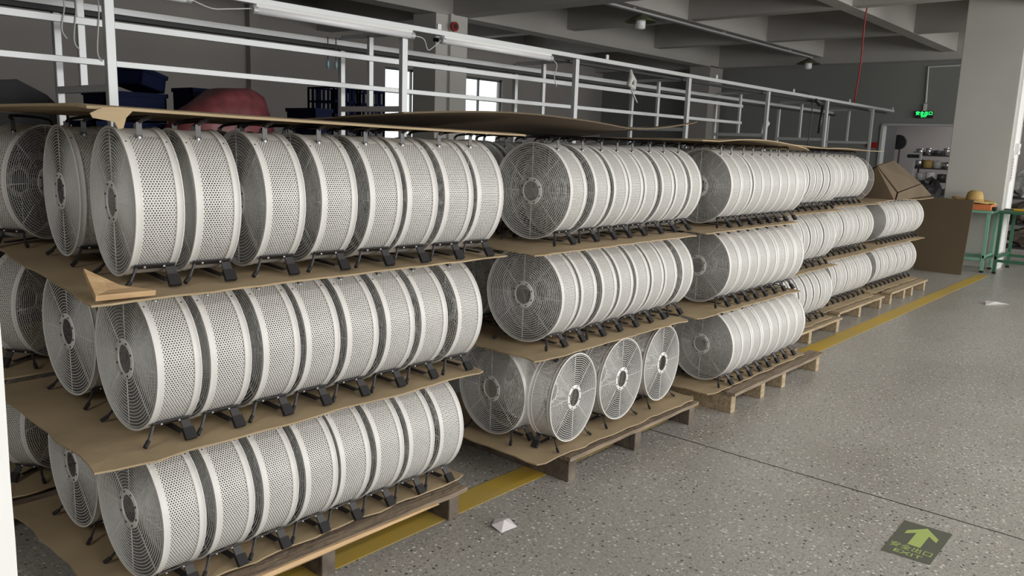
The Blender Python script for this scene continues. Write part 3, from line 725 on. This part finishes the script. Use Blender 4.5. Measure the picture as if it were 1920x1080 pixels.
# litter
b = MB(); b.v = [(-.05, -.03, 0), (.035, -.045, .003), (.055, .02, .012), (.0, .05, .018), (-.045, .03, .012), (0, 0, .03)]
for i in range(5): b.face([i, (i+1) % 5, 5])
b.face([4, 3, 2, 1, 0])
tag(b.build('paper_scrap', M['paper'], loc=(2.41, 2.09, .001)), 'crumpled white paper scrap on the floor beside the yellow line', 'paper')
b = MB(); b.v = [(-.15, .07, 0), (.02, .1, .03), (.16, -.12, 0), (.0, -.05, .02), (0, 0, .035)]
for q in ([0, 3, 4], [3, 2, 4], [2, 1, 4], [1, 0, 4], [0, 1, 2, 3]): b.face(q)
tag(b.build('paper_scrap', M['paper'], loc=(10.35, 1.75, .001)), 'white paper scrap lying far down the aisle near the tables', 'paper')
cable('plastic_strip', [(3.30, .40, .004), (3.26, .385, .004), (3.22, .36, .004), (3.20, .33, .004), (3.21, .26, .004)], .0025, 'paper', 'curled white plastic strip on the floor right of the sticker', 'strip')
# white board edge at left
b = MB(); rng = random.Random(2); N = 26
for i in range(N+1):
    z = 2.3*i/N; e = rng.uniform(-.002, .002)+(.004 if i % 7 == 3 else 0)
    b.v += [(-.9, 0, z), (0+e, -.0, z), (0+e, .05, z), (-.9, .05, z)]
for i in range(N):
    for q in range(4): b.face([i*4+q, i*4+(q+1) % 4, i*4+4+(q+1) % 4, i*4+4+q])
b.face([3, 2, 1, 0]); b.face([N*4, N*4+1, N*4+2, N*4+3])
o = tag(b.build('partition_board', M['white'], loc=(.322, 1.13, 0)), 'bright white rough-edged upright partition board at the left border of the picture', 'partition'); o.rotation_euler = (0, 0, math.radians(-12))

# ---------------------------------------------------------------- right-hand tables and shelf
def table(x0, x1, y0, y1, h, m, lab, top='greend', sw=.04):
    g = thing('work_table', lab, 'table', ((x0+x1)/2, (y0+y1)/2, 0), 0, 'green steel work tables'); a, c = (x1-x0)/2, (y1-y0)/2
    MB().box(-a-.02, a+.02, -c-.02, c+.02, h-.035, h).build('table_top', M[top], g, bevel=.004)
    for sx in (-1, 1):
        for sy in (-1, 1):
            X = sx*(a-sw/2); Y = sy*(c-sw/2); l = MB().box(X-sw/2, X+sw/2, Y-sw/2, Y+sw/2, .03, h-.035).build('leg', M[m], g)
            MB().box(X-sw*.6, X+sw*.6, Y-sw*.6, Y+sw*.6, 0, .03).build('foot', M['rubber'], l)
    for sx in (-1, 1): MB().box(sx*(a-sw/2)-.012, sx*(a-sw/2)+.012, -c, c, .17, .21).build('stretcher', M[m], g)
    for sy in (-1, 1): MB().box(-a, a, sy*(c-sw/2)-.012, sy*(c-sw/2)+.012, .21, .25).build('stretcher', M[m], g)
    return g
table(13.15, 13.72, 2.44, 3.12, .89, 'greenl', 'pale green steel work table carrying the straw hat', 'greenl')
table(13.20, 14.20, 1.30, 2.33, .90, 'greend', 'dark green steel work table at the right picture edge')
g = thing('tool_tray', 'orange plastic tray beneath the straw hat', 'tray', (13.38, 2.68, .89))
MB().box(-.16, .16, -.23, .14, 0, .09).build('tray_body', M['orange'], g, bevel=.008); MB().box(-.165, .165, -.235, .145, .09, .10).build('tray_lid', M['rubber'], g)
g = thing('straw_hat', 'wide-brimmed straw hat lying on the pale green work table', 'hat', (13.42, 2.72, 1.0)); 
b = MB(); prof = [(.0, .165), (.06, .16), (.098, .13), (.112, .08), (.118, .03), (.125, .012), (.18, .004), (.26, .022), (.30, .0), (.302, .004), (.26, .028), (.18, .012)]
b.lathe(prof, (0, 0, 0), 40)
hm = b.build('hat_body', M['straw'], g, True)
for v in hm.data.vertices:
    r = math.hypot(v.co.x, v.co.y)
    if r > .13: v.co.z += .05*(v.co.y/.3)**2*(1 if v.co.y > 0 else -.6)
MB().tube([(.1225*math.cos(2*PI*i/32), .1225*math.sin(2*PI*i/32), .03) for i in range(32)], .004, 6, True).build('hat_band', mat('hat_cord', (.30, .18, .05), .8), g)
g = thing('small_parts_box', 'small black parts box at the front corner of the pale green table', 'box', (13.30, 2.45, .925)); 
g.location.z = .89; MB().box(-.05, .05, -.05, .02, 0, .05).build('box_body', M['black'], g, bevel=.004); MB().box(-.05, .05, -.05, .02, .05, .056).build('box_lid', M['strap'], g)
g = thing('yellow_tool', 'yellow and grey hand tool on the dark green table', 'tool', (13.40, 2.12, .90))
MB().tube([(0, -.12, .02), (0, .08, .02)], .018, 10).build('tool_handle', mat('tool_yellow', (.7, .42, .04), .5), g); MB().tube([(0, .08, .02), (.02, .2, .02)], .012, 10).build('tool_head', M['chrome'], g)
g = thing('tape_roll', 'grey tape roll lying near the edge of the dark green table', 'tape', (13.55, 2.00, .90)); 
MB().lathe([(.03, 0), (.06, 0), (.06, .05), (.03, .05), (.03, 0)], (0, 0, 0), 24).build('tape_body', M['cable'], g)
MB().box(13.62-13.6, .18, -.1, .1, 0, .012).build('x2', M['white'], None)
o = bpy.data.objects['x2']; o.name = 'paper_stack'; o.location = (13.35, 1.80, .90); tag(o, 'white paper stack on the dark green table at the right edge', 'paper')
# clutter shelf right of the pillar
g = thing('storage_shelf', 'dark steel shelf crowded with parts right of the big column', 'shelf', (14.95, 2.1, 0))
for z in (.25, .62, 1.02): MB().box(-.3, .3, -.6, .5, z, z+.03).build('shelf_board', M['aludark'], g)
for x in (-.3, .27):
    for y in (-.6, .47): MB().box(x, x+.03, y, y+.03, 0, 1.35).build('upright', M['aludark'], g)
def lump(name, loc, r, m, lab, cat, seed, group=None, sq=1):
    b = MB(); rng = random.Random(seed); nu, nv = 16, 9
    for j in range(nv+1):
        for i in range(nu):
            a = 2*PI*i/nu; v = j/nv*PI-PI/2; k = 1+.22*math.sin(3*a+seed)*math.cos(2*v)+rng.uniform(-.10, .10)
            b.v.append((r[0]*math.cos(v)*math.cos(a)*k, r[1]*math.cos(v)*math.sin(a)*k, r[2]*(1+math.sin(v)*k*.95)))
    for j in range(nv):
        for i in range(nu): b.face([j*nu+i, j*nu+(i+1) % nu, (j+1)*nu+(i+1) % nu, (j+1)*nu+i])
    return tag(b.build(name, M[m], loc=loc), lab, cat, group)
lump('plastic_bag', (14.85, 2.32, 1.05), (.2, .22, .22), 'film', 'crumpled clear plastic bag on top of the parts shelf', 'bag', 3)
lump('parts_sack', (14.9, 2.30, .65), (.22, .25, .16), 'wooddark', 'brown sack of parts on the middle shelf right of the column', 'sack', 5)
lump('parts_sack', (14.9, 1.85, .65), (.2, .2, .15), 'film', 'grey sack of parts beside the brown one on the middle shelf', 'sack', 6)
lump('parts_sack', (14.9, 2.2, .28), (.22, .3, .15), 'wooddark', 'dark sack of parts on the lowest shelf right of the column', 'sack', 9)
# label on column strip, switch box
g = thing('column_notice', 'white notice strip with red lettering on the column side', 'notice', (13.90, 2.382, 1.30))
MB().box(-.03, .05, -.004, 0, 0, .45).build('notice_sheet', M['paper'], g)
b = MB(); rng = random.Random(1)
for i in range(7): b.box(-.01, .025, -.006, -.004, .04+i*.045, .07+i*.045)
b.build('red_print', M['redpaint'], g)
g = thing('switch_box', 'small white switch box on the big column edge', 'switch', (14.0, 2.384, 1.70)); MB().box(-.06, .06, -.05, 0, 0, .16).build('box_body', M['white'], g, bevel=.005); MB().box(-.02, .02, -.056, -.05, .05, .11).build('rocker', M['cable'], g)

# ---------------------------------------------------------------- room beyond the opening
struct(MB().box(19.22, 20.15, 5.86, 5.90, 0, 2.28).build('door_1', mat('dark_door_paint', (.07, .07, .075), .6)))
MB().box(20.0, 20.06, 5.82, 5.86, 1.0, 1.12).build('door_handle', M['alu'], bpy.data.objects['door_1'])
g = thing('metal_shelf', 'steel shelf with shiny cans in the room beyond the opening', 'shelf', (21, 5.1, 0))
for z in (.35, .75, 1.08, 1.38, 1.68): MB().box(-.25, .25, -.9, .5, z-.03, z).build('shelf_board', M['strap'], g)
for x in (-.25, .22):
    for y in (-.9, .47): MB().box(x, x+.03, y, y+.03, 0, 1.75).build('upright', M['strap'], g)
def can(x, y, z, r, h, m, lab):
    g = thing('metal_can', lab, 'can', (x, y, z), 0, 'cans on the back room shelf')
    MB().lathe([(.001, 0), (r, 0), (r, h), (r*.95, h+.004), (.001, h+.004)], (0, 0, 0), 20).build('can_body', M[m], g, True)
    MB().lathe([(r*.3, h+.004), (r*.3, h+.012), (.001, h+.012)], (0, 0, 0), 12).build('can_knob', M['strap'], g)
cs = [(5.50, 1.68, .08, .10, 'chrome'), (5.32, 1.68, .07, .11, 'chrome'), (5.12, 1.68, .085, .08, 'strap'), (4.93, 1.68, .06, .12, 'chrome'), (5.50, 1.38, .07, .14, 'chrome'), (5.30, 1.38, .09, .13, 'straw'), (5.10, 1.38, .08, .12, 'cable'), (4.90, 1.38, .09, .10, 'chrome'), (5.45, 1.08, .07, .13, 'cable'), (5.22, 1.08, .09, .15, 'white'), (4.98, 1.08, .08, .12, 'strap')]
nm = {'chrome': 'shiny steel', 'strap': 'dull grey', 'straw': 'tan', 'cable': 'off-white', 'white': 'white'}
for i, (y, z, r, h, m) in enumerate(cs):
    sh = {1.68: 'top', 1.38: 'second', 1.08: 'third'}[z]; pos = {5.5: 'leftmost', 5.45: 'leftmost'}.get(y, ORD[[c[0] for c in cs if c[1] == z].index(y)]+' from left')
    can(20.9, y, z, r*1.25, h*1.35, m, '%s can, %s on the %s shelf of the back room' % (nm[m], pos, sh))
lump('dark_sack', (20.2, 5.0, 0), (.3, .45, .55), 'black', 'black heap on the floor before the back room shelf', 'heap', 12)
g = thing('wall_fan', 'black round wall fan beyond the opening', 'fan', (20.3, 5.85, 1.95))
MB().tube([(0, 0, 0), (.1, 0, 0)], .17, 24).build('fan_cage', M['black'], g); MB().tube([(-.03, 0, 0), (0, 0, 0)], .05, 16).build('fan_hub', M['rubber'], g); MB().tube([(.1, 0, 0), (.18, 0, -.1), (.18, 0, -1.95)], .02, 8).build('fan_stand', M['black'], g)
g = thing('weighing_scale', 'grey column scale with a dark display beyond the opening', 'scale', (20.4, 5.50, 0))
MB().box(-.03, .03, -.03, .03, .05, 1.55).build('scale_column', M['alu'], g); MB().box(-.04, .03, -.17, .17, 1.55, 1.72).build('display_housing', M['alu'], g); MB().box(-.046, -.04, -.13, .13, 1.60, 1.68).build('display', M['black'], g); MB().box(-.25, .25, -.25, .25, 0, .05).build('scale_platform', M['strap'], g)
